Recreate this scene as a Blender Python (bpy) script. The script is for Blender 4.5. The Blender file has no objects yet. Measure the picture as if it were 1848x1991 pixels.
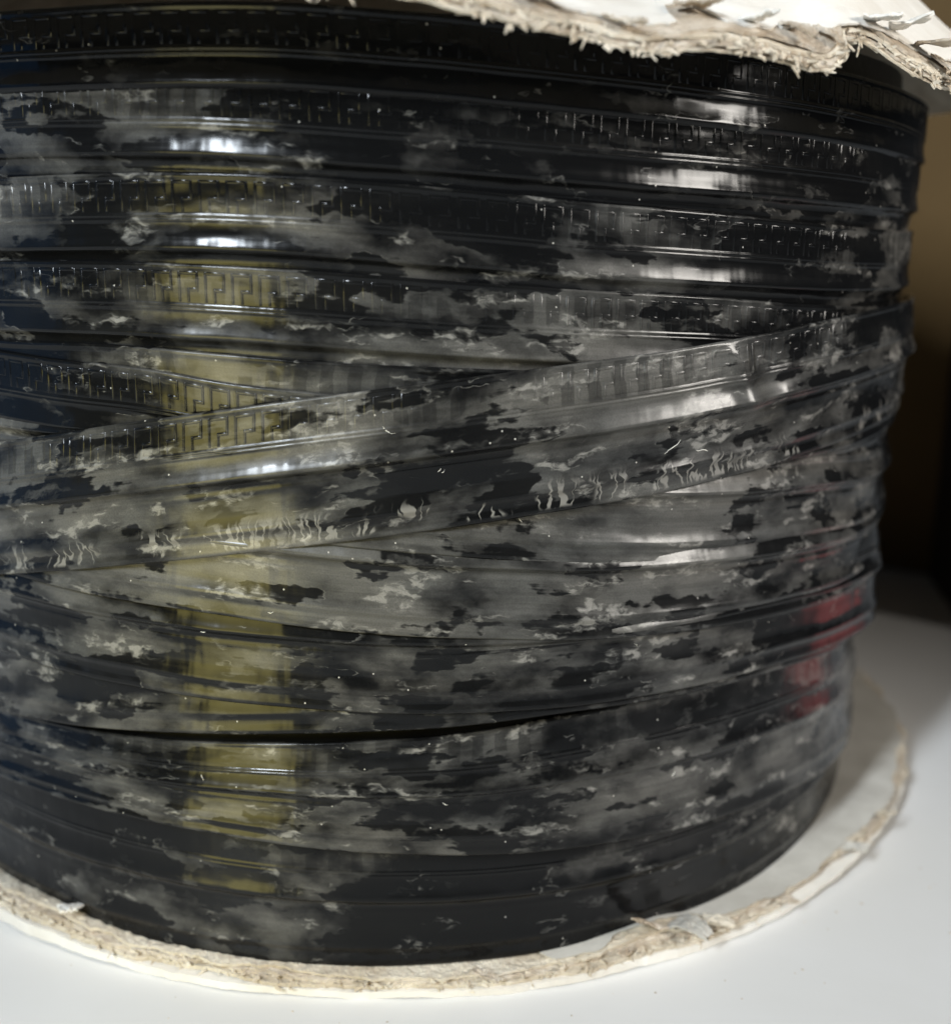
import bpy, bmesh, math, random
from mathutils import Vector, Matrix, noise as mnoise

random.seed(11)
R = math.radians
scene = bpy.context.scene
C = scene.collection

# ------------------------------------------------------------------ camera
cam_d = bpy.data.cameras.new('camera')
cam = bpy.data.objects.new('camera', cam_d); C.objects.link(cam)
PITCH, YAW, ROLL = R(13.904), R(3.567), R(0.229)
cam.location = (0.0, -0.36551, 0.16469)
fw = Vector((math.sin(YAW)*math.cos(PITCH), math.cos(YAW)*math.cos(PITCH), -math.sin(PITCH)))
rt = Vector((math.cos(YAW), -math.sin(YAW), 0)); up = rt.cross(fw)
r2 = rt*math.cos(ROLL) + up*math.sin(ROLL); u2 = -rt*math.sin(ROLL) + up*math.cos(ROLL)
cam.rotation_euler = Matrix((r2, u2, -fw)).transposed().to_euler()
cam_d.sensor_fit = 'HORIZONTAL'; cam_d.sensor_width = 36.0
cam_d.lens = 36.0*2274.26/1848.0
cam_d.clip_start = 0.01; cam_d.clip_end = 50.0
cam_d.dof.use_dof = True; cam_d.dof.focus_distance = 0.232; cam_d.dof.aperture_fstop = 10.0
scene.camera = cam

# ------------------------------------------------------------------ world and lamps
world = bpy.data.worlds.new('World'); scene.world = world; world.use_nodes = True
bg = world.node_tree.nodes['Background']
bg.inputs['Color'].default_value = (0.75, 0.86, 1.0, 1); bg.inputs['Strength'].default_value = 0.016

def area(name, az, el, dist, sx, sy, power, col, target=(0, -0.1, 0.12), spread=180):
    a, e = R(az), R(el)
    d = Vector((math.sin(a)*math.cos(e), -math.cos(a)*math.cos(e), math.sin(e)))
    l = bpy.data.lights.new(name, 'AREA'); l.shape = 'RECTANGLE'; l.size = sx; l.size_y = sy
    l.energy = power; l.color = col; l.spread = R(spread)
    o = bpy.data.objects.new(name, l); C.objects.link(o)
    o.location = Vector(target) + d*dist
    o.rotation_euler = (-d).to_track_quat('-Z', 'Y').to_euler()
    return o
area('window_light', -36, 32, 1.35, 0.13, 0.42, 22.5, (0.84, 0.92, 1.0))
area('room_lamp', 63, 22, 0.80, 0.22, 0.28, 0.50, (1.0, 0.95, 0.88), target=(0.055, -0.13, 0.13), spread=45)
area('yellow_reflection_fill', -37, -2, 0.155, 0.074, 0.16, 0.046, (1.0, 0.86, 0.27), target=(-0.034, -0.143, 0.083), spread=75)  # added light in place of an unseen yellow thing mirrored in the strip
area('red_reflection_fill', 112, -18, 0.13, 0.046, 0.026, 0.00030, (1.0, 0.05, 0.04), target=(0.104, -0.102, 0.071), spread=60)  # added weak light, stands in for an unseen red object reflected at right
area('blue_tint_fill', -88, 6, 0.80, 0.50, 0.50, 0.35, (0.12, 0.38, 0.85))  # added fill with no known source, tints the left side navy

scene.view_settings.view_transform = 'Standard'; scene.view_settings.look = 'None'
scene.view_settings.exposure = 0.0; scene.view_settings.gamma = 1.0
scene.view_settings.use_curve_mapping = False

# ------------------------------------------------------------------ helpers
def fbm(x, y=0.0, z=0.0, o=4):
    s, a, f = 0.0, 1.0, 1.0
    for _ in range(o):
        s += a*mnoise.noise((x*f, y*f, z*f)); a *= 0.5; f *= 2.03
    return s
def smooth(a, b, x):
    t = min(1, max(0, (x-a)/(b-a))); return t*t*(3-2*t)
def pchip(knots):
    xs = [k[0] for k in knots]; ys = [k[1] for k in knots]; n = len(xs)
    h = [xs[i+1]-xs[i] for i in range(n-1)]; d = [(ys[i+1]-ys[i])/h[i] for i in range(n-1)]
    m = [d[0]] + [(d[i-1]*h[i]+d[i]*h[i-1])/(h[i]+h[i-1]) for i in range(1, n-1)] + [d[-1]]
    def f(x):
        if x <= xs[0]: return ys[0]
        if x >= xs[-1]: return ys[-1]
        i = 0
        while x > xs[i+1]: i += 1
        t = (x-xs[i])/h[i]; t2, t3 = t*t, t*t*t
        return (2*t3-3*t2+1)*ys[i]+(t3-2*t2+t)*h[i]*m[i]+(-2*t3+3*t2)*ys[i+1]+(t3-t2)*h[i]*m[i+1]
    return f
def link(name, me, mat, parent=None, smooth_shade=True):
    if smooth_shade:
        for p in me.polygons: p.use_smooth = True
    me.materials.append(mat)
    o = bpy.data.objects.new(name, me); C.objects.link(o)
    if parent: o.parent = parent
    return o
def mesh(name, v, f):
    me = bpy.data.meshes.new(name); me.from_pydata(v, [], f); me.update(); return me
def empty(name, label, cat, loc=(0, 0, 0)):
    o = bpy.data.objects.new(name, None); o.empty_display_size = 0.02; C.objects.link(o)
    o.location = loc; o['label'] = label; o['category'] = cat; return o

# ------------------------------------------------------------------ material helper
class G:
    def __init__(s, name, dim='3D'):
        s.dim = dim; s.m = bpy.data.materials.new(name); s.m.use_nodes = True; s.t = s.m.node_tree
        s.n = s.t.nodes; s.n.clear(); s.out = s.n.new('ShaderNodeOutputMaterial')
    def put(s, sock, val):
        if isinstance(val, bpy.types.NodeSocket): s.t.links.new(val, sock)
        else: sock.default_value = val
    def M(s, op, a, b=0.0, c=0.0, clamp=False):
        n = s.n.new('ShaderNodeMath'); n.operation = op; n.use_clamp = clamp
        for i, x in enumerate((a, b, c)): s.put(n.inputs[i], x)
        return n.outputs[0]
    def ss(s, x, a, b, lo=0.0, hi=1.0):
        n = s.n.new('ShaderNodeMapRange'); n.interpolation_type = 'SMOOTHSTEP'
        s.put(n.inputs['Value'], x); s.put(n.inputs['From Min'], a); s.put(n.inputs['From Max'], b)
        s.put(n.inputs['To Min'], lo); s.put(n.inputs['To Max'], hi); return n.outputs[0]
    def scale(s, vec, sc, off=(0, 0, 0), rot=0.0):
        n = s.n.new('ShaderNodeMapping'); s.put(n.inputs['Vector'], vec)
        n.inputs['Scale'].default_value = sc; n.inputs['Location'].default_value = off
        n.inputs['Rotation'].default_value = (0, 0, rot); return n.outputs[0]
    def noise(s, vec, sc=1.0, det=2.0, rough=0.5, dist=0.0, color=False):
        n = s.n.new('ShaderNodeTexNoise'); n.noise_dimensions = s.dim; s.put(n.inputs['Vector'], vec)
        n.inputs['Scale'].default_value = sc; n.inputs['Detail'].default_value = det
        n.inputs['Roughness'].default_value = rough; n.inputs['Distortion'].default_value = dist
        return n.outputs['Color' if color else 'Fac']
    def vor(s, vec, sc=1.0, feat='F1', smoothness=None):
        n = s.n.new('ShaderNodeTexVoronoi'); n.voronoi_dimensions = s.dim; n.feature = feat; s.put(n.inputs['Vector'], vec)
        n.inputs['Scale'].default_value = sc
        if smoothness is not None: n.inputs['Smoothness'].default_value = smoothness
        return n
    def mixc(s, f, a, b):
        n = s.n.new('ShaderNodeMix'); n.data_type = 'RGBA'; s.put(n.inputs[0], f)
        s.put(n.inputs[6], a); s.put(n.inputs[7], b); return n.outputs[2]
    def bsdf(s, col, rough, spec=0.5, normal=None):
        n = s.n.new('ShaderNodeBsdfPrincipled'); s.put(n.inputs['Base Color'], col)
        s.put(n.inputs['Roughness'], rough); s.put(n.inputs['Specular IOR Level'], spec)
        if normal is not None: s.put(n.inputs['Normal'], normal)
        return n
    def bump(s, h, strength, dist):
        n = s.n.new('ShaderNodeBump'); s.put(n.inputs['Height'], h)
        n.inputs['Strength'].default_value = strength; n.inputs['Distance'].default_value = dist
        return n.outputs[0]
    def done(s, sh): s.t.links.new(sh, s.out.inputs['Surface']); return s.m

def plastic_material():
    g = G('dusty_black_plastic', '2D')
    uv = g.n.new('ShaderNodeUVMap'); uv.uv_map = 'metric'
    u2 = g.n.new('ShaderNodeUVMap'); u2.uv_map = 'across'
    sep2 = g.n.new('ShaderNodeSeparateXYZ'); g.t.links.new(u2.outputs[0], sep2.inputs[0])
    u3 = g.n.new('ShaderNodeUVMap'); u3.uv_map = 'scuff'
    sep3 = g.n.new('ShaderNodeSeparateXYZ'); g.t.links.new(u3.outputs[0], sep3.inputs[0])
    v, amt = sep2.outputs[0], sep2.outputs[1]          # v: 0 at the top edge; amt: how dusty this turn is
    P = g.scale(uv.outputs[0], (100, 100, 100))        # millimetres along and across
    sepP = g.n.new('ShaderNodeSeparateXYZ'); g.t.links.new(P, sepP.inputs[0])
    u = sepP.outputs[0]
    warp = g.noise(g.scale(P, (0.22, 0.3, 1)), 1, 2, 0.6, 0, True)
    va = g.n.new('ShaderNodeVectorMath'); va.operation = 'MULTIPLY_ADD'
    g.put(va.inputs[0], warp); va.inputs[1].default_value = (3.0, 2.2, 0); g.put(va.inputs[2], P)
    Pw = va.outputs[0]
    nbig = g.noise(g.scale(P, (1/46, 1/16, 1)), 1, 2, 0.5)
    nmed = g.noise(g.scale(Pw, (1/15, 1/7.0, 1), (3.1, 7.7, 0)), 1, 4, 0.52)
    fine = g.noise(P, 2.6, 2, 0.7)
    lace = g.noise(g.scale(Pw, (1/3.4, 1/2.0, 1), (40, 3, 0)), 1, 4, 0.6)
    streak = g.noise(g.scale(P, (1/60, 1/1.5, 1)), 1, 3, 0.6)
    k = g.M('MULTIPLY', g.M('SUBTRACT', amt, 0.5), 0.75)
    cov = g.M('ADD', g.M('MULTIPLY', g.M('SUBTRACT', nbig, 0.5), 0.8), k)
    # soft translucent film of dust
    film = g.ss(g.M('ADD', nmed, cov), 0.28, 0.86, 0.0, 0.58)
    film = g.M('MULTIPLY', film, g.ss(streak, 0.28, 0.66, 0.78, 1.08))
    # clean near-black patches with crisp scalloped edges
    vb = g.vor(P, 0.42, 'F1')
    npat = g.noise(g.scale(Pw, (1/22, 1/7.5, 1), (31, 17, 0)), 1, 3, 0.5)
    lp = g.M('ADD', npat, g.M('MULTIPLY', cov, 0.42))
    lp = g.M('ADD', lp, g.M('MULTIPLY', g.M('SUBTRACT', vb.outputs['Distance'], 0.4), 0.05))
    lp = g.M('ADD', lp, g.M('MULTIPLY', g.M('SUBTRACT', lace, 0.5), 0.10))
    lp = g.M('ADD', lp, g.M('MULTIPLY', g.M('SUBTRACT', streak, 0.48), 0.16))
    keep = g.ss(lp, 0.445, 0.495, 0.06, 1.0)
    a = g.M('MULTIPLY', film, keep)
    # paler drifts and wisps of residue, drawn out along the strip
    l2 = g.M('ADD', g.noise(g.scale(Pw, (1/19, 1/5.5, 1), (23, 11, 0)), 1, 4, 0.6), g.M('MULTIPLY', cov, 0.3))
    res = g.M('MULTIPLY', g.ss(l2, 0.56, 0.69), g.ss(lace, 0.34, 0.62, 0.1, 1.0))
    res = g.M('MULTIPLY', res, g.ss(lp, 0.42, 0.47, 0.3, 1.0))
    edge = g.M('MULTIPLY', g.ss(lp, 0.472, 0.486), g.ss(lp, 0.515, 0.488))
    egate = g.ss(g.noise(g.scale(P, (1/14, 1/8, 1), (60, 5, 0)), 1, 1), 0.52, 0.62)
    res = g.M('MAXIMUM', res, g.M('MULTIPLY', g.M('MULTIPLY', edge, egate), g.ss(lace, 0.42, 0.60, 0.0, 0.55)))
    a = g.M('MAXIMUM', a, g.M('MULTIPLY', res, 0.80))
    a = g.M('MULTIPLY', a, g.ss(fine, 0.2, 0.7, 0.86, 1.10))
    # print of the key pattern of the turn that lay on top
    band = g.M('MULTIPLY', g.ss(v, 0.0, 0.02), g.ss(v, 0.28, 0.25))
    sq = g.ss(g.M('SINE', g.M('ADD', g.M('MULTIPLY', u, 6.2832/5.3), g.M('MULTIPLY', nmed, 2.5))), -0.15, 0.15)
    imp = g.M('MULTIPLY', g.M('MULTIPLY', band, g.ss(npat, 0.49, 0.53)), sq)
    a = g.M('MULTIPLY', a, g.M('SUBTRACT', 1.0, g.M('MULTIPLY', imp, 0.4)))
    # frayed scuffs: short pale strokes, mostly on the crossing turn
    n = g.noise(g.scale(Pw, (1/2.4, 1/9.0, 1), (1, 5, 0), 0.45), 1, 1, 0.5, 0.3)
    line = g.ss(g.M('ABSOLUTE', g.M('SUBTRACT', n, 0.5)), 0.065, 0.025)
    gt = g.ss(g.M('ADD', g.noise(g.scale(P, (1/13, 1/14, 1), (5, 5, 0)), 1, 1), g.M('MULTIPLY', g.M('SUBTRACT', amt, 0.66), 0.2)), 0.46, 0.52)
    vm = g.M('MULTIPLY', g.M('MULTIPLY', g.ss(v, 0.74, 0.84), sep3.outputs[0]), g.ss(v, 0.985, 0.95))
    st = g.M('MULTIPLY', g.M('MULTIPLY', line, gt), vm)
    a = g.M('MAXIMUM', a, g.M('MULTIPLY', st, 0.45), clamp=True)
    # specks of lint
    vs = g.vor(P, 0.42)
    sc = g.n.new('ShaderNodeSeparateColor'); g.t.links.new(vs.outputs['Color'], sc.inputs[0])
    spk = g.M('MULTIPLY', g.ss(vs.outputs['Distance'], 0.10, 0.05), g.M('GREATER_THAN', sc.outputs[0], 0.985))
    a = g.M('MAXIMUM', a, spk, clamp=True)
    dcol = g.mixc(nbig, (0.106, 0.111, 0.113, 1), (0.140, 0.130, 0.112, 1))
    dcol = g.mixc(g.M('MAXIMUM', g.M('MAXIMUM', st, spk), g.M('MULTIPLY', res, 0.40)), dcol, (0.36, 0.345, 0.315, 1))
    nrm = g.bump(g.M('ADD', g.noise(g.scale(P, (1/9, 1/6, 1)), 1, 1), g.M('MULTIPLY', g.noise(g.scale(P, (1/2.6, 1/14, 1), (7, 7, 0)), 1, 1), 0.22)), 0.35, 0.0007)
    rough = g.ss(streak, 0.3, 0.7, 0.11, 0.21)
    pl = g.bsdf((0.0045, 0.0047, 0.005, 1), rough, 0.20, nrm)
    du = g.bsdf(dcol, 0.33, 0.42, nrm)
    mx = g.n.new('ShaderNodeMixShader'); g.put(mx.inputs[0], a)
    g.t.links.new(pl.outputs[0], mx.inputs[1]); g.t.links.new(du.outputs[0], mx.inputs[2])
    return g.done(mx.outputs[0])

def simple_mat(name, c1, c2, sc=60, rough=0.8, spec=0.3, bump=0.3, bd=0.0006, det=5, stretch=(1, 1, 1)):
    g = G(name); tc = g.n.new('ShaderNodeTexCoord')
    p = g.scale(tc.outputs['Object'], stretch)
    n = g.noise(p, sc, det, 0.6, 0.3)
    col = g.mixc(g.ss(n, 0.3, 0.7), c1, c2)
    b = g.bump(g.noise(p, sc*9, 4, 0.65), bump, bd)
    return g.done(g.bsdf(col, rough, spec, b).outputs[0])

M_plastic = plastic_material()
M_liner = simple_mat('white_paper_liner', (0.66, 0.62, 0.55, 1), (0.78, 0.755, 0.70, 1), 45, 0.75, 0.2, 0.35, 0.0005)
M_board = simple_mat('torn_grey_brown_board', (0.46, 0.37, 0.27, 1), (0.74, 0.66, 0.55, 1), 150, 0.95, 0.1, 0.9, 0.001)
M_pale = simple_mat('pale_cream_board', (0.52, 0.44, 0.33, 1), (0.74, 0.67, 0.55, 1), 110, 0.95, 0.1, 0.8, 0.0009)
M_card = simple_mat('grey_beige_card', (0.46, 0.435, 0.385, 1), (0.58, 0.555, 0.50, 1), 60, 0.85, 0.15, 0.5, 0.0006)
M_inner = simple_mat('hidden_black_turns', (0.006, 0.006, 0.006, 1), (0.012, 0.012, 0.012, 1), 60, 0.5)
M_table = simple_mat('white_laminate', (0.68, 0.67, 0.645, 1), (0.73, 0.725, 0.71, 1), 9, 0.42, 0.4, 0.12, 0.0003)
M_brown = simple_mat('brown_panel_paint', (0.125, 0.074, 0.026, 1), (0.155, 0.094, 0.034, 1), 8, 0.7, 0.2, 0.2, 0.0005)
M_dark = simple_mat('dark_panel_paint', (0.018, 0.014, 0.011, 1), (0.030, 0.022, 0.016, 1), 8, 0.6, 0.3, 0.2, 0.0005)
M_lint = simple_mat('pale_lint', (0.62, 0.60, 0.54, 1), (0.75, 0.73, 0.68, 1), 90, 0.9)

# ------------------------------------------------------------------ setting: table top and panels behind
def box(name, pts_xy, z0, z1, mat, bevel=0.0):
    bm = bmesh.new()
    lo = [bm.verts.new((x, y, z0)) for x, y in pts_xy]; hi = [bm.verts.new((x, y, z1)) for x, y in pts_xy]
    n = len(lo); bm.faces.new(list(reversed(lo))); bm.faces.new(hi)
    for i in range(n): bm.faces.new((lo[i], lo[(i+1) % n], hi[(i+1) % n], hi[i]))
    bmesh.ops.recalc_face_normals(bm, faces=bm.faces)
    if bevel: bmesh.ops.bevel(bm, geom=list(bm.edges), offset=bevel, segments=2, affect='EDGES', profile=0.5)
    me = bpy.data.meshes.new(name); bm.to_mesh(me); bm.free()
    return link(name, me, mat, None, False)
t = box('table_top', [(-0.75, -0.85), (0.75, -0.85), (0.75, 0.55), (-0.75, 0.55)], -0.025, 0.0, M_table, 0.002); t['kind'] = 'structure'
d = Vector((0.795, -0.606)); n2 = Vector((0.606, 0.795)); c0 = Vector((0.2515, 0.1625))
a0 = c0 - d*0.52; a1 = c0 + d*0.02
t = box('back_panel', [tuple(a0), tuple(a1), tuple(a1+n2*0.02), tuple(a0+n2*0.02)], -0.02, 0.40, M_brown, 0.0015); t['kind'] = 'structure'
e0 = Vector((0.2508, 0.158)); e1 = Vector((0.232, 0.082))
t = box('side_panel', [tuple(e0), tuple(e1), (e1.x+0.02, e1.y-0.004), (e0.x+0.02, e0.y-0.004)], 0.0002, 0.40, M_dark, 0.001); t['kind'] = 'structure'

# ------------------------------------------------------------------ the coil of strip
coil = empty('plastic_strip_coil', 'dusty black embossed plastic strip wound in overlapping turns round a cardboard reel', 'plastic strip', (0, 0, 0.0045))
ZO = 0.0045
SW = 0.0290                                     # strip width
TH = 0.0008                                     # strip thickness
def base_R(z): return 0.1362 + 0.0365*z
def bead(x, c, w, h):
    t = (x-c)/w
    return h*(0.5+0.5*math.cos(math.pi*t)) if abs(t) < 1 else 0.0
def relief(v):                                   # mm, across the strip from top edge to bottom edge
    h = 0.0
    h += 0.20*smooth(0.040, 0.025, v)
    h += 0.60*smooth(0.02, 0.27, v)*smooth(0.56, 0.47, v)
    h += bead(v, 0.262, 0.014, 0.20) + bead(v, 0.290, 0.014, 0.20)
    if 0.31 < v < 0.46: h += 1.10*((v-0.31)/0.15)**1.55
    elif v >= 0.46: h += 1.10*smooth(0.515, 0.46, v)
    h += bead(v, 0.57, 0.03, 0.16)
    if 0.72 < v < 0.84: h += 0.65*((v-0.72)/0.12)**1.5
    elif v >= 0.84: h += 0.65*smooth(0.89, 0.84, v)
    h += 0.25*smooth(0.93, 0.96, v)
    return h
VS = [0, .012, .03, .045, .06, .10, .15, .20, .24, .248, .255, .262, .269, .276, .283, .290, .297, .304, .315, .33, .345, .36, .375,
      .39, .405, .42, .435, .45, .465, .48, .495, .51, .53, .545, .56, .575, .59, .62, .68, .72, .74, .76, .78, .80, .82, .84, .855, .875, .89, .93, .96, .985, 1.0]
THS = []
t_ = -180.0
while t_ < 180.0:
    THS.append(t_); t_ += 0.5 if -78 <= t_ < 82 else 2.0
THS[-1] = 180.0 if THS[-1] > 178.5 else THS[-1]
if THS[-1] != 180.0: THS.append(180.0)

class Turn:
    def __init__(s, idx, knots, edge, a_top, a_bot, amt, bulge=None, crease=None, width=SW, other=None):
        zl, zr = knots[0][1], knots[-1][1]; zm = 0.5*(zl+zr)
        kk = [(-180, zm), (-110, 0.4*zm+0.6*zl)] + knots + [(110, 0.4*zm+0.6*zr), (180, zm)]
        f = pchip(kk); s.i = idx; s.w = width; s.edge = edge
        s.zt = (lambda th: f(th)/1000.0) if edge == 'top' else (lambda th: f(th)/1000.0 + width)
        s.a0, s.a1, s.bulge, s.crease = a_top, a_bot, bulge, crease
        s.amt = pchip([(-180, 0.5)] + amt + [(180, 0.5)]) if isinstance(amt, list) else (lambda th: amt)
        s.cache = {}
        s.wf = None
        if other:
            g_ = pchip([(-180, width*1000), (-110, width*1000)] + other + [(110, width*1000), (180, width*1000)]); s.wf = lambda th: g_(th)/1000.0
    def col(s, th):
        if th not in s.cache:
            c = math.cos(R(th)); sn = math.sin(R(th))
            wob = 0.22*fbm(c*2.6+s.i*5.1, sn*2.6, 0.0, 3); wz = 0.00022*fbm(c*3.3, sn*3.3, s.i*3.7, 3)
            b = s.bulge[1]*math.exp(-((th-s.bulge[0])/s.bulge[2])**2) if s.bulge else 0.0
            w = s.wf(th) if s.wf else s.w
            zt = s.zt(th) + ((w-s.w) if s.edge == 'bottom' else 0.0)
            s.cache[th] = (zt+wz, wob+b, c, sn, w)
        return s.cache[th]
    def pt(s, th, v, dh=0.0):
        zt, off, c, sn, w = s.col(th)
        z = zt - v*w
        h = s.a0+(s.a1-s.a0)*v + off + relief(v)*(0.75 if s.i >= 10 else 1.0 if s.i == 9 else 1.3 if s.i >= 6 else 1.0) + dh
        h += 0.18*fbm(c*7+s.i, sn*7, v*2.2+s.i*2.0, 2)
        if s.crease:
            th0, wd, amp = s.crease
            x = (th - th0 - 5.0*(v-0.2))/wd
            env = smooth(0.0, 0.08, v)*smooth(0.62, 0.42, v)
            h += env*(amp*math.exp(-x*x) - 0.55*amp*math.exp(-((x-2.4)/1.3)**2))
        r = base_R(z) + h/1000.0
        return (r*sn, -r*c, z-ZO)
    def build(s):
        V, F, UV, UA = [], [], [], []
        nv = len(VS); nt = len(THS)
        prof = [(v, 0.0) for v in VS] + [(v, -TH*1000-relief(v)*0.9) for v in reversed(VS[::4]+[1.0])]
        # round the long edges slightly
        np_ = len(prof)
        for th in THS[:-1]:
            for k, (v, dh) in enumerate(prof):
                e = -0.22 if (k == 0 or k == nv-1) else 0.0
                V.append(s.pt(th, v, dh+e))
        me = bpy.data.meshes.new('strip_turn')
        nc = nt-1
        for i in range(nc):
            j = (i+1) % nc
            for k in range(np_):
                l = (k+1) % np_
                F.append((i*np_+k, i*np_+l, j*np_+l, j*np_+k))
        me.from_pydata(V, [], F)
        uvl = me.uv_layers.new(name='metric'); ual = me.uv_layers.new(name='across')
        if s.i == 6:
            ucl = me.uv_layers.new(name='scuff')
            for dd in ucl.data: dd.uv = (1.0, 0.0)
            uvl, ual = me.uv_layers['metric'], me.uv_layers['across']
        ths = THS; q = 0
        for i in range(nc):
            for k in range(np_):
                l = (k+1) % np_
                for (ii, kk) in ((i, k), (i, l), (i+1, l), (i+1, k)):
                    v = prof[kk][0]
                    uvl.data[q].uv = (R(ths[ii])*0.146*10 + s.i*6.37, v*s.w*10 + s.i*1.31)
                    ual.data[q].uv = (v, s.amt(ths[ii])); q += 1
        me.update()
        o = link('strip_turn', me, M_plastic, coil)
        s.obj = o
        return o
    def keys(s, lo=-100, hi=100):
        # raised key-pattern bars near the top edge, following the turn
        V, F, UV, UA = [], [], [], []
        per = 5.3/(146.0)*180/math.pi                # degrees per motif
        v0, v1 = 0.055, 0.228
        bw_u, bw_v = 0.12, 0.027
        bars = [(0.06, 0.06, 0.0, 1.0), (0.06, 0.74, 1.0, 1.0), (0.74, 0.74, 0.40, 1.0), (0.40, 0.74, 0.40, 0.40), (0.40, 0.40, 0.0, 0.40)]
        th = lo
        kk = 0
        while th < hi:
            on = smooth(-36, -26, th)*smooth(-1, -8, th) + smooth(7, 14, th)*smooth(44, 36, th)
            hh = (0.045+0.125*on)*(0.8+0.5*random.random())
            for (ua, ub, ya, yb) in bars:
                ua2, ub2 = ua-bw_u*0.5, ub+bw_u*0.5
                va, vb = v1-(v1-v0)*yb-bw_v*0.5, v1-(v1-v0)*ya+bw_v*0.5
                iu, iv = 0.052, 0.010
                base = len(V)
                nseg = 2
                ring = []
                for (du, dv, dh) in ((0, 0, -0.05), (iu*0.5, iv*0.5, hh*0.75), (iu, iv, hh)):
                    for (uu, vv) in ((ua2+du, va+dv), (ub2-du, va+dv), (ub2-du, vb-dv), (ua2+du, vb-dv)):
                        V.append(s.pt(th+uu*per, vv, dh)); ring.append((th+uu*per, vv))
                for lv in range(2):
                    for k in range(4):
                        l = (k+1) % 4
                        F.append((base+lv*4+k, base+lv*4+l, base+lv*4+4+l, base+lv*4+4+k))
                F.append((base+8, base+9, base+10, base+11))
                UV += ring
            th += per
            kk += 1
        me = mesh('embossed_key_band', V, F)
        bm = bmesh.new(); bm.from_mesh(me); bmesh.ops.recalc_face_normals(bm, faces=bm.faces); bm.to_mesh(me); bm.free()
        uvl = me.uv_layers.new(name='metric'); ual = me.uv_layers.new(name='across')
        for lp in me.loops:
            t2, v = UV[lp.vertex_index]
            uvl.data[lp.index].uv = (R(t2)*0.146*10 + s.i*6.37, v*s.w*10 + s.i*1.31)
            ual.data[lp.index].uv = (v, s.amt(t2))
        s.cache.clear()
        return link('embossed_key_band', me, M_plastic, s.obj)

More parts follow.
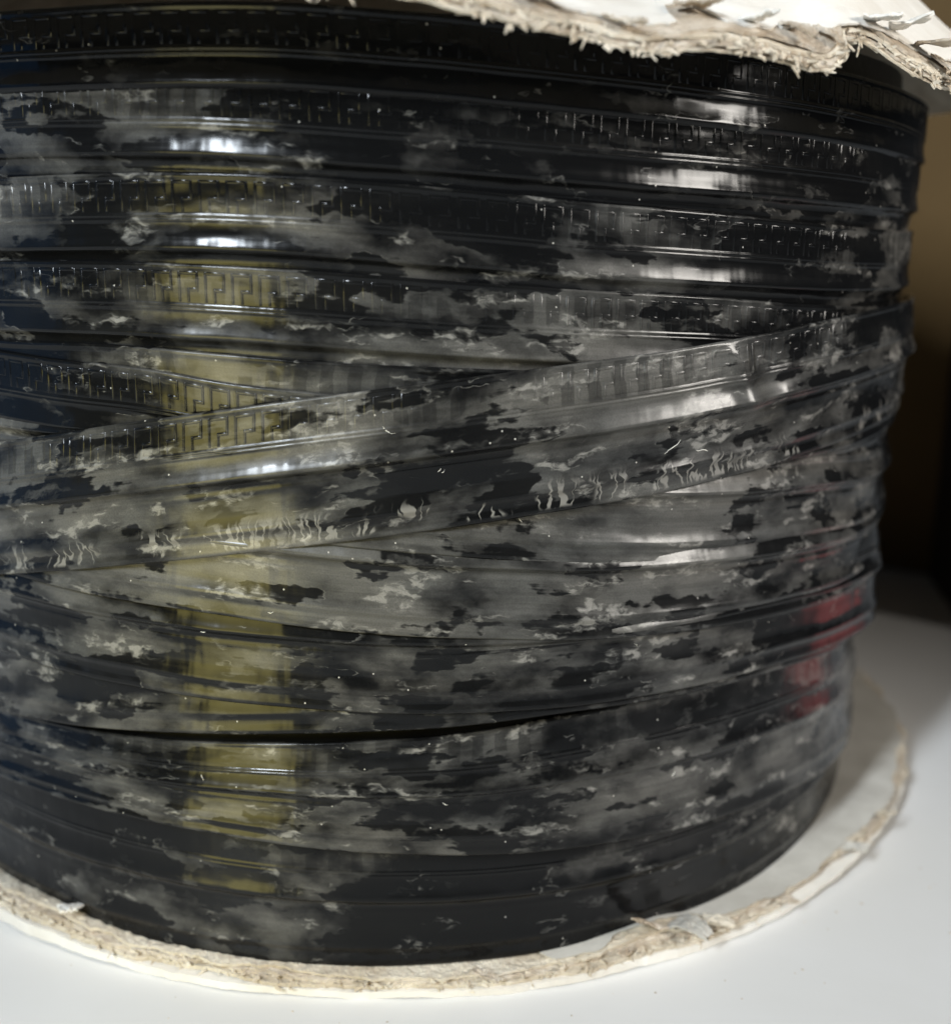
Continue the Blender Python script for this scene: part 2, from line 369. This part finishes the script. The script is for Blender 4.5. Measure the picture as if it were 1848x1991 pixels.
turns = [
 Turn(0, [(-50, 203), (-29.7, 202.4), (-12, 202.0), (7.8, 199.1), (24.9, 196.6), (34.9, 195.6), (50, 194)], 'top', 3.5, 1.5, 0.08),
 Turn(1, [(-45, 190.5), (-30.5, 190.7), (-12.3, 190.0), (-2.7, 188.5), (7.9, 186.6), (19.8, 184.9), (26.3, 184.2), (35.8, 183.1), (48, 182.0)], 'top', 3.5, 1.5, [(-45, .50), (-20, .46), (-12, .36), (0, .22), (10, .25), (22, .30), (36, .30), (55, .45)]),
 Turn(2, [(-45, 172.8), (-31.7, 173.0), (-12.7, 173.3), (-8.2, 172.8), (5.3, 170.3), (13.9, 168.4), (22.6, 167.0), (33.6, 165.2), (48, 163.5)], 'top', 3.5, 1.5, [(-45, .42), (-25, .50), (-12, .42), (0, .34), (6, .30), (13, .55), (22, .42), (33, .36), (55, .48)]),
 Turn(3, [(-45, 156.6), (-32.9, 157.0), (-22.7, 157.3), (-4.8, 155.7), (5.3, 153.9), (14.2, 152.2), (24.3, 150.6), (35.3, 148.3), (52, 145.5)], 'top', 3.5, 1.5, [(-45, .36), (-25, .42), (-12, .44), (4, .60), (14, .62), (24, .46), (35, .40), (55, .50)]),
 Turn(4, [(-45, 140.5), (-34, 141.0), (-22.2, 141.3), (-12.7, 140.2), (-3.1, 138.6), (1.7, 138.1), (12.4, 136.7), (40, 134)], 'top', 3.5, 1.5, [(-45, .30), (-25, .46), (-5, .58), (10, .55), (50, .5)]),
 Turn(5, [(-45, 139.5), (-34.2, 138.8), (-28.5, 138.1), (-19.9, 137.0), (-13.3, 134.9), (-6.2, 133.3), (4.5, 130.8), (40, 128)], 'top', 4.3, 2.4, [(-45, .25), (-25, .32), (-10, .55), (10, .55), (50, .5)]),
 Turn(6, [(-50, 112.5), (-35.6, 119.6), (-21.7, 126.4), (-16.3, 128.7), (-8, 132.1), (5.4, 136.5), (23, 140.9), (28.7, 142.3), (38.6, 144.5), (54.9, 146.2), (70, 146)], 'top', 5.9, 5.5, [(-45, .60), (-25, .62), (-12, .60), (-3, .62), (3, .48), (9, .62), (16, .76), (25, .76), (31, .56), (40, .55), (60, .5)], None, (27.6, 1.25, 1.1)),
 Turn(7, [(-40, 108), (-15.7, 106.2), (-3.5, 102.9), (7, 99.9), (15.2, 97.1), (26.6, 94.3), (38.4, 92.0), (53.6, 88.1)], 'bottom', 2.2, 4.6, [(-20, .6), (0, .66), (12, .76), (30, .74), (45, .64), (60, .5)]),
 Turn(8, [(-50, 90.5), (-38, 90.1), (-25.7, 89.0), (-15.3, 87.8), (-3.6, 85.1), (6.7, 82.9), (15.5, 80.9), (27.2, 79.3), (35.4, 77.9), (49.5, 75.0)], 'bottom', 2.2, 4.7, [(-45, .58), (-28, .64), (-14, .74), (2, .76), (12, .66), (25, .64), (35, .56), (55, .45)]),
 Turn(9, [(-52, 70), (-39.7, 70.3), (-25.1, 69.6), (-13.2, 68.5), (-3.8, 67.6), (5.9, 66.7), (13.4, 66.2), (23.4, 66.0), (36.2, 65.0), (51.2, 61.5)], 'bottom', 2.0, 4.5, [(-45, .58), (-25, .50), (-10, .48), (0, .42), (8, .46), (18, .60), (28, .56), (36, .30), (60, .18)], (60, 2.4, 6.5)),
 Turn(10, [(-55, 50), (-41.2, 54.1), (-21.9, 59.3), (-9.8, 61.9), (4.6, 63.7), (13.4, 64.4), (23.4, 64.2), (36.3, 63.2), (51.6, 59.5)], 'bottom', 1.0, 3.7, 0.38),
 Turn(11, [(-55, 32), (-42.9, 36.0), (-21.2, 37.4), (-4.1, 35.0), (6.9, 33.1), (21.7, 31.1), (38.5, 28.8), (55.4, 24.0)], 'bottom', 0.2, 4.2, [(-45, .46), (-22, .50), (0, .44), (12, .50), (25, .46), (40, .58), (60, .7)], other=[(-42, 16.0), (-22, 18.4), (-10, 22.2), (4.6, 26.6), (13.5, 30), (29.3, 33.0), (52, 34.3)]),
 Turn(12, [(-55, 5.6), (-42.9, 5.6), (-21.2, 5.2), (-4.1, 5.1), (6.9, 5.1), (21.7, 5.3), (38.5, 5.3), (55.4, 5.3)], 'bottom', 0.0, 1.8, [(-50, .22), (-30, .30), (-10, .34), (5, .15), (20, .26), (40, .36), (60, .3)], (-52, 3.0, 24), other=[(-43, 34), (-21, 33), (0, 31), (20, 29), (55, 29)]),
]
for t in turns: t.build()
for k in (0, 1, 2, 3, 5, 6): turns[k].keys()

# turns buried below the visible ones
V, F = [], []
NZ = 60
for i in range(96):
    a = 2*math.pi*i/96
    for k in range(NZ):
        z = 0.0052 + k*(0.196/(NZ-1)); r = 0.1330 + 0.036*z + 0.0005*math.sin(k*1.9)
        V.append((r*math.cos(a), r*math.sin(a), z-ZO))
for i in range(96):
    j = (i+1) % 96
    for k in range(NZ-1): F.append((i*NZ+k, j*NZ+k, j*NZ+k+1, i*NZ+k+1))
link('inner_turns', mesh('inner_turns', V, F), M_inner, coil)

# lint caught on the strip: a few curled fibres
def fibre(V, F, p, t1, nrm, length, rad, curl, seed):
    t2 = nrm.cross(t1).normalized(); rnd = random.Random(seed); pts = []
    ang = 0.0; q = Vector(p); n = 8
    for i in range(n+1):
        pts.append(q.copy()); ang += curl*(rnd.random()-0.35)
        q = q + (t1*math.cos(ang)+t2*math.sin(ang))*(length/n) + nrm*(length*0.03*(rnd.random()-0.4))
    b = len(V)
    for i, q in enumerate(pts):
        rr = rad*(1-0.6*abs(2*i/n-1))
        for k in range(5):
            a = 2*math.pi*k/5; V.append(tuple(q+nrm*rr*math.cos(a)+t2*rr*math.sin(a)))
    for i in range(n):
        for k in range(5):
            l = (k+1) % 5; F.append((b+i*5+k, b+i*5+l, b+i*5+5+l, b+i*5+5+k))
V, F = [], []
spots = [(6, 2.5, .60, 1.6), (6, -1.5, .24, 3.0), (6, 2.8, .61, 1.0), (8, -13.5, .30, 1.6), (8, -11.0, .93, 1.3), (3, 31, .30, 3.2), (6, 21, .72, 4.5), (6, 24, .74, 4.5),
         (2, -12, .8, 1.2), (9, -17, .5, 1.5), (9, 20, .6, 1.0), (11, -18, .4, 1.4), (11, 25, .6, 1.5), (11, 3, .55, 1.2), (7, 9, .7, 1.0), (3, 12, .75, 1.1)]
for i, (k, th, v, ln) in enumerate(spots):
    p = Vector(turns[k].pt(th, v, 0.12)); nrm = Vector((math.sin(R(th)), -math.cos(R(th)), 0)); tt = Vector((math.cos(R(th)), math.sin(R(th)), 0))
    a = random.uniform(-1.4, 1.4); up_ = Vector((0, 0, 1))
    fibre(V, F, p, (tt*math.cos(a)+up_*math.sin(a)).normalized(), nrm, ln/1000.0, 0.00009, 0.9, i)
o = link('lint', mesh('lint', V, F), M_lint, coil); o['kind'] = 'stuff'

# ------------------------------------------------------------------ the cardboard reel
reel = empty('cardboard_reel', 'battered white cardboard reel with torn flanges above and below the black strip', 'reel', (0, 0, 0))
def ply(name, parent, cx, cy, r_in, redge, ztop, thick, mat, nth=1000, nr=16):
    V, F = [], []
    for i in range(nth):
        th = -180+360*i/nth; c, sn = math.cos(R(th)), math.sin(R(th)); re = redge(th)
        for k in range(nr):
            t = k/(nr-1); r = r_in+(re-r_in)*(1-(1-t)**2.2)
            V.append((cx+r*sn, cy-r*c, ztop(th, r)))
        for k in range(nr):
            t = 1-k/(nr-1); r = r_in+(re-0.0002-r_in)*(1-(1-t)**2.2)
            th_ = thick(th)*smooth(0.12, 0.150, r)+0.0005*smooth(0.150, 0.12, r) if callable(thick) else thick
            V.append((cx+r*sn, cy-r*c, ztop(th, r)-th_))
    m = 2*nr
    for i in range(nth):
        j = (i+1) % nth
        for k in range(m):
            l = (k+1) % m; F.append((i*m+k, i*m+l, j*m+l, j*m+k))
    me = mesh(name, V, F)
    bm = bmesh.new(); bm.from_mesh(me); bmesh.ops.recalc_face_normals(bm, faces=bm.faces); bm.to_mesh(me); bm.free()
    return link(name, me, mat, parent, False)
def ang_noise(th, f, seed, o=4):
    return fbm(math.cos(R(th))*f+seed, math.sin(R(th))*f, seed*0.37, o)

# --- bottom flange: paper liner below, torn board, paper liner above
BX, BY = 0.0026, 0.0198
lift = pchip([(-180, 0), (-75, 0), (-48, 3.6), (-34, 4.2), (-31, 3.8), (-28, 2.4), (-20, 1.5), (-12, 0.9), (-4, 0.6), (6, 0.5), (13, 0.7), (17, 1.9), (21, 2.6), (24, 1.2), (29, 0.4), (60, 0.3), (180, 0)])
def bz(zbase, k):
    return lambda th, r: zbase + 0.0030*smooth(24, 52, th)*smooth(175, 140, th)*smooth(0.110, 0.163, r) + (k*lift(th)/1000.0)*smooth(0.137, 0.161, r) + 0.00045*ang_noise(th, 9, 2+k, 3)*smooth(0.14, 0.163, r)
rb0 = lambda th: 0.1632 + 0.0006*ang_noise(th, 5, 1.0) + 0.0004*ang_noise(th, 40, 9.0, 3)
cav = lambda th: 0.0034*smooth(33, 36, th)*smooth(46, 41, th) + 0.0016*smooth(-24, -22, th)*smooth(-14, -17, th) + 0.002*smooth(52, 54, th)*smooth(62, 58, th)
def rply(base, s1, s2, amp): return lambda th: base + amp*ang_noise(th, 12, s1, 3) + 0.0005*ang_noise(th, 75, s2, 2)
bare = lambda th: smooth(11, 6, th)*smooth(-100, -80, th)
def bzr(zbase, k, amp):
    f = bz(zbase, k)
    return lambda th, r: f(th, r) + amp*fbm(r*520*math.sin(R(th))+zbase*3000, r*520*math.cos(R(th)), k, 3)*smooth(0.138, 0.146, r)
bf = ply('bottom_flange', reel, BX, BY, 0.05, rb0, bz(0.0017, 0.45), lambda th: 0.0015+0.00042*lift(th), M_liner, 900, 10)
r_a, r_b, r_c = rply(0.1625, 3.0, 5.0, 0.0010), rply(0.1620, 6.1, 2.2, 0.0016), rply(0.1612, 8.3, 4.4, 0.0020)
rb1 = lambda th: r_a(th)-cav(th)
ply('board_layer', bf, BX, BY, 0.05, rb1, bz(0.0027, 0.66), lambda th: 0.0009+0.00018*lift(th), M_pale, 1300, 14)
ply('board_layer', bf, BX, BY, 0.05, lambda th: r_b(th)-0.6*cav(th), bzr(0.0036, 0.86, 0.0003), lambda th: 0.0009+0.00016*lift(th), M_board, 1300, 22)
ply('board_layer', bf, BX, BY, 0.05, lambda th: r_c(th)-0.3*cav(th), bzr(0.0044, 1.0, 0.0004), lambda th: 0.0007+0.00010*lift(th), M_pale, 1300, 22)
rb2 = lambda th: 0.1606 + 0.0022*ang_noise(th, 9, 7.0) + 0.0006*ang_noise(th, 55, 8.0, 3) - 0.0035*smooth(14, 17, th)*smooth(27, 24, th) - 0.022*bare(th)
ply('paper_layer', bf, BX, BY, 0.05, rb2, bz(0.0050, 1.0), 0.0005, M_card, 1300, 14)

# --- top flange: drooping cone with a torn rim
zr = pchip([(-180, 203), (-60, 201), (-20, 200.2), (-2.7, 199.2), (0.7, 198.4), (2.9, 197.2), (5.4, 195.8), (9.3, 194.0), (11.4, 193.1), (13.4, 192.0), (15.9, 191.8),
            (19, 192.6), (23.8, 191.6), (26, 190.8), (28.2, 191.0), (29.9, 193.2), (32.4, 193.8), (35.1, 192.8), (37.3, 191.8), (40.8, 190.2), (46, 190.2), (60, 192), (90, 196), (140, 202), (180, 203)])
def tz(off, droop=1.0):
    def f(th, r):
        x = max(0.0, 0.166-r)
        sl = 0.50+0.42*smooth(14, 40, th)*smooth(120, 80, th)
        rise = sl*min(x, 0.035) + 0.34*max(0.0, min(x-0.035, 0.045)) + 0.05*max(0.0, x-0.08)
        return zr(th)/1000.0 + rise + off + 0.0006*ang_noise(th, 4, 3.3, 2)*smooth(0.12, 0.165, r) + 0.0005*fbm(r*220, th*0.16, off*900, 2)*smooth(0.12, 0.165, r)
    return f
gap = lambda th: smooth(29.5, 31, th)*smooth(36, 33, th)
wide = lambda th: 0.004*smooth(-4, -14, th)*smooth(-90, -60, th) - 0.0035*gap(th)
def tply(base, s1, s2, amp): return lambda th: base + wide(th) + amp*ang_noise(th, 13, s1, 3) + 0.0006*ang_noise(th, 80, s2, 2)
rt0, rt1, rt2, rt2b = tply(0.1650, 1.5, 2.5, 0.0009), tply(0.1648, 4.5, 6.5, 0.0012), tply(0.1642, 8.5, 3.5, 0.0015), tply(0.1632, 2.9, 7.5, 0.0017)
bite = lambda th: 0.0075*smooth(17.0, 17.4, th)*smooth(20.6, 19.2, th) + 0.003*smooth(5.5, 6.5, th)*smooth(9.5, 8.5, th) + 0.0025*smooth(24, 25, th)*smooth(29, 28, th)
rt3 = lambda th: 0.1618 + 0.0015*ang_noise(th, 9, 12.5) + 0.0007*ang_noise(th, 70, 13.5, 3) - bite(th)
tf = ply('top_flange', reel, 0, 0, 0.05, rt3, tz(0.0036), 0.0005, M_liner, 1400, 22)
ply('board_layer', tf, 0, 0, 0.05, rt0, tz(0.0003), 0.0005, M_pale, 1500, 14)
ply('board_layer', tf, 0, 0, 0.05, rt1, tz(0.0011), 0.0006, M_board, 1500, 14)
ply('board_layer', tf, 0, 0, 0.05, rt2, tz(0.0020), 0.0007, M_pale, 1500, 14)
ply('board_layer', tf, 0, 0, 0.05, rt2b, tz(0.0030), 0.0008, M_board, 1500, 14)

# hub of the reel
V, F = [], []
for i in range(64):
    a = 2*math.pi*i/64
    for z in (0.0044, 0.2230): V.append((0.131*math.cos(a), 0.131*math.sin(a), z if z < 0.1 else 0.1985))
for i in range(64):
    j = (i+1) % 64; F.append((2*i, 2*j, 2*j+1, 2*i+1))
link('hub', mesh('hub', V, F), M_board, reel)

# curled flaps and slivers of torn paper
def flap(name, parent, p, dirv, nrm, length, width, curl, mat, seed, thick=0.0004, taper=0.5):
    rnd = random.Random(seed); nu, nv = 14, 9; V, F = [], []
    d = Vector(dirv).normalized(); n = Vector(nrm).normalized(); s = d.cross(n).normalized(); n = s.cross(d)
    so = rnd.random()*50
    for side in (0, 1):
        q = Vector(p); ang = 0.0
        for i in range(nu+1):
            t = i/nu
            dd = d*math.cos(ang)+n*math.sin(ang); nn = n*math.cos(ang)-d*math.sin(ang)
            w = width*(1-taper*t)*(1+0.25*fbm(t*4+so, 0, 0, 3))
            for k in range(nv+1):
                x = (k/nv-0.5)
                edge = 0.0016*fbm(x*9+so, 4.0, 0, 4)*smooth(0.5, 1, t)
                jag = 0.0004*fbm(t*14, k*3.1+so, 1, 2)
                V.append(tuple(q + dd*edge + s*(x*w+jag) + nn*(0.0006*fbm(x*5+so, t*3, 2, 2)) - nn*thick*side))
            q = q + dd*(length/nu); ang += curl/nu
    m = nv+1; tot = (nu+1)*m
    for i in range(nu):
        for k in range(nv):
            a = i*m+k; F.append((a, a+1, a+m+1, a+m)); F.append((tot+a, tot+a+m, tot+a+m+1, tot+a+1))
    ring = [k for k in range(m)] + [i*m+nv for i in range(1, nu+1)] + [nu*m+k for k in range(nv-1, -1, -1)] + [i*m for i in range(nu-1, 0, -1)]
    for a, b in zip(ring, ring[1:]+ring[:1]): F.append((a, b, tot+b, tot+a))
    me = mesh(name, V, F)
    bm = bmesh.new(); bm.from_mesh(me); bmesh.ops.recalc_face_normals(bm, faces=bm.faces); bm.to_mesh(me); bm.free()
    return link(name, me, mat, parent, False)
def polar(th, r, z, cx=0, cy=0): return Vector((cx+r*math.sin(R(th)), cy-r*math.cos(R(th)), z))
def outv(th): return Vector((math.sin(R(th)), -math.cos(R(th)), 0))
def tanv(th): return Vector((math.cos(R(th)), math.sin(R(th)), 0))
UP = Vector((0, 0, 1))
ztop = tz(0.0041)
for (th, r, do, dt, du, ln, wd, cu, mt, sd) in [
    (18.6, 0.1560, 0.9, 0.25, -0.25, 0.0075, 0.0060, 0.55, M_board, 1),
    (26.5, 0.1585, 0.9, -0.1, -0.15, 0.0080, 0.0050, -0.5, M_board, 2),
    (28.4, 0.1600, 1.0, 0.3, -0.3, 0.0065, 0.0032, -0.6, M_board, 3),
    (33.0, 0.1600, 0.8, 0.6, -0.1, 0.0070, 0.0090, 0.2, M_liner, 4),
    (36.0, 0.1600, 0.8, 0.5, 0.10, 0.0075, 0.0085, 0.25, M_liner, 5),
    (39.0, 0.1610, 0.8, 0.6, 0.15, 0.0120, 0.0070, -0.5, M_board, 6),
    (41.5, 0.1620, 0.9, 0.2, -0.6, 0.0100, 0.0060, -0.5, M_board, 7),
    (8.0, 0.1600, 0.9, 0.3, -0.3, 0.0070, 0.0050, 0.4, M_board, 8),
    (22.5, 0.1600, 0.9, 0.1, -0.2, 0.0060, 0.0045, 0.6, M_liner, 9),
    (2.0, 0.1610, 0.9, -0.2, -0.4, 0.0060, 0.0035, -0.3, M_board, 10),
    (12.5, 0.1610, 0.8, 0.6, -0.35, 0.0070, 0.0040, 0.3, M_board, 13)]:
    z = ztop(th, r)
    flap('torn_flap', tf, polar(th, r, z), outv(th)*do+tanv(th)*dt+UP*du, UP, ln, wd, cu, mt, sd)
for (th, r, z, do, dt, du, ln, wd, cu, mt, sd) in [
    (20.5, 0.1575, 0.0066, 0.45, -0.75, 0.50, 0.0125, 0.0065, 0.1, M_board, 21),
    (22.0, 0.1580, 0.0068, 0.75, 0.25, 0.40, 0.0100, 0.0085, -0.9, M_card, 22),
    (24.5, 0.1590, 0.0058, 0.7, 0.6, 0.25, 0.0080, 0.0050, -0.5, M_pale, 27),
    (44, 0.1590, 0.0066, 0.9, 0.3, 0.2, 0.0070, 0.0060, -0.4, M_card, 28),
    (52, 0.1590, 0.0075, 0.9, -0.3, 0.1, 0.0070, 0.0050, 0.3, M_pale, 29),
    (17.0, 0.1600, 0.0045, 0.7, -0.7, 0.20, 0.0060, 0.0040, 0.3, M_board, 23),
    (-31, 0.1580, 0.0090, 0.6, 0.5, 0.50, 0.0070, 0.0070, -0.5, M_liner, 24),
    (33, 0.1605, 0.0045, 0.8, 0.4, 0.1, 0.0050, 0.0030, -0.2, M_board, 25),
    (4, 0.1600, 0.0050, 0.6, 0.7, 0.1, 0.0070, 0.0035, -0.3, M_board, 26)]:
    flap('torn_flap', bf, polar(th, r, z, BX, BY), outv(th)*do+tanv(th)*dt+UP*du, UP, ln, wd, cu, mt, sd)

# frayed fibres along both torn rims
def fray(name, parent, cx, cy, n, lo, hi, redge, zf, down, seed):
    rnd = random.Random(seed); V, F = [], []
    for i in range(n):
        th = rnd.uniform(lo, hi); r = redge(th)-0.0008*rnd.random(); o_, t_ = outv(th), tanv(th)
        p = polar(th, r, zf(th, r)+rnd.uniform(-0.0015, 0.0012), cx, cy)
        d = (o_*rnd.uniform(0.1, 1)+t_*rnd.uniform(-1.2, 1.2)+UP*rnd.uniform(-down, 0.35)).normalized()
        L = rnd.uniform(0.0006, 0.0022)*(1.5 if rnd.random() < 0.12 else 1); w = rnd.uniform(0.00012, 0.00055)
        s = d.cross(o_+UP*0.3).normalized(); b = len(V); bend = Vector((rnd.uniform(-1, 1), rnd.uniform(-1, 1), rnd.uniform(-1.2, 0.6)))*L*0.25
        nn = s.cross(d)*0.00012
        for k, (t, ww) in enumerate(((0, 1), (0.5, 0.8), (1, 0.25))):
            q = p+d*L*t+bend*t*t
            V += [tuple(q+s*w*ww+nn), tuple(q-s*w*ww+nn), tuple(q-s*w*ww-nn), tuple(q+s*w*ww-nn)]
        for k in range(2):
            for e in range(4):
                f2 = (e+1) % 4; F.append((b+k*4+e, b+k*4+f2, b+k*4+4+f2, b+k*4+4+e))
        F.append((b+8, b+9, b+10, b+11))
    o = link(name, mesh(name, V, F), M_pale, parent, False); o['kind'] = 'stuff'; return o
fray('torn_fibres', tf, 0, 0, 420, -10, 75, rt1, tz(0.0012), 1.1, 5)
fray('torn_fibres', bf, BX, BY, 350, -60, 75, rb1, bz(0.0028, 0.8), 0.2, 6)

# crumbs of board shed on the table beside the flange
rnd = random.Random(3); V, F = [], []
for i in range(46):
    th = rnd.uniform(-30, 80); rr = 0.166+abs(rnd.gauss(0, 0.022)); p = polar(th, rr, 0.0, BX, BY); sz = rnd.uniform(0.00012, 0.00042)
    b = len(V); a0 = rnd.random()*6
    for k in range(5):
        a = a0+k*1.2566; V.append((p.x+sz*math.cos(a)*rnd.uniform(0.6, 1.4), p.y+sz*math.sin(a)*rnd.uniform(0.6, 1.4), 0.00002))
    V.append((p.x, p.y, sz*rnd.uniform(0.5, 1.0)))
    for k in range(5): F.append((b+k, b+(k+1) % 5, b+5))
o = link('board_crumbs', mesh('board_crumbs', V, F), M_board, None, False); o['kind'] = 'stuff'
o['label'] = 'tiny brown crumbs of torn board scattered on the white table'; o['category'] = 'crumbs'
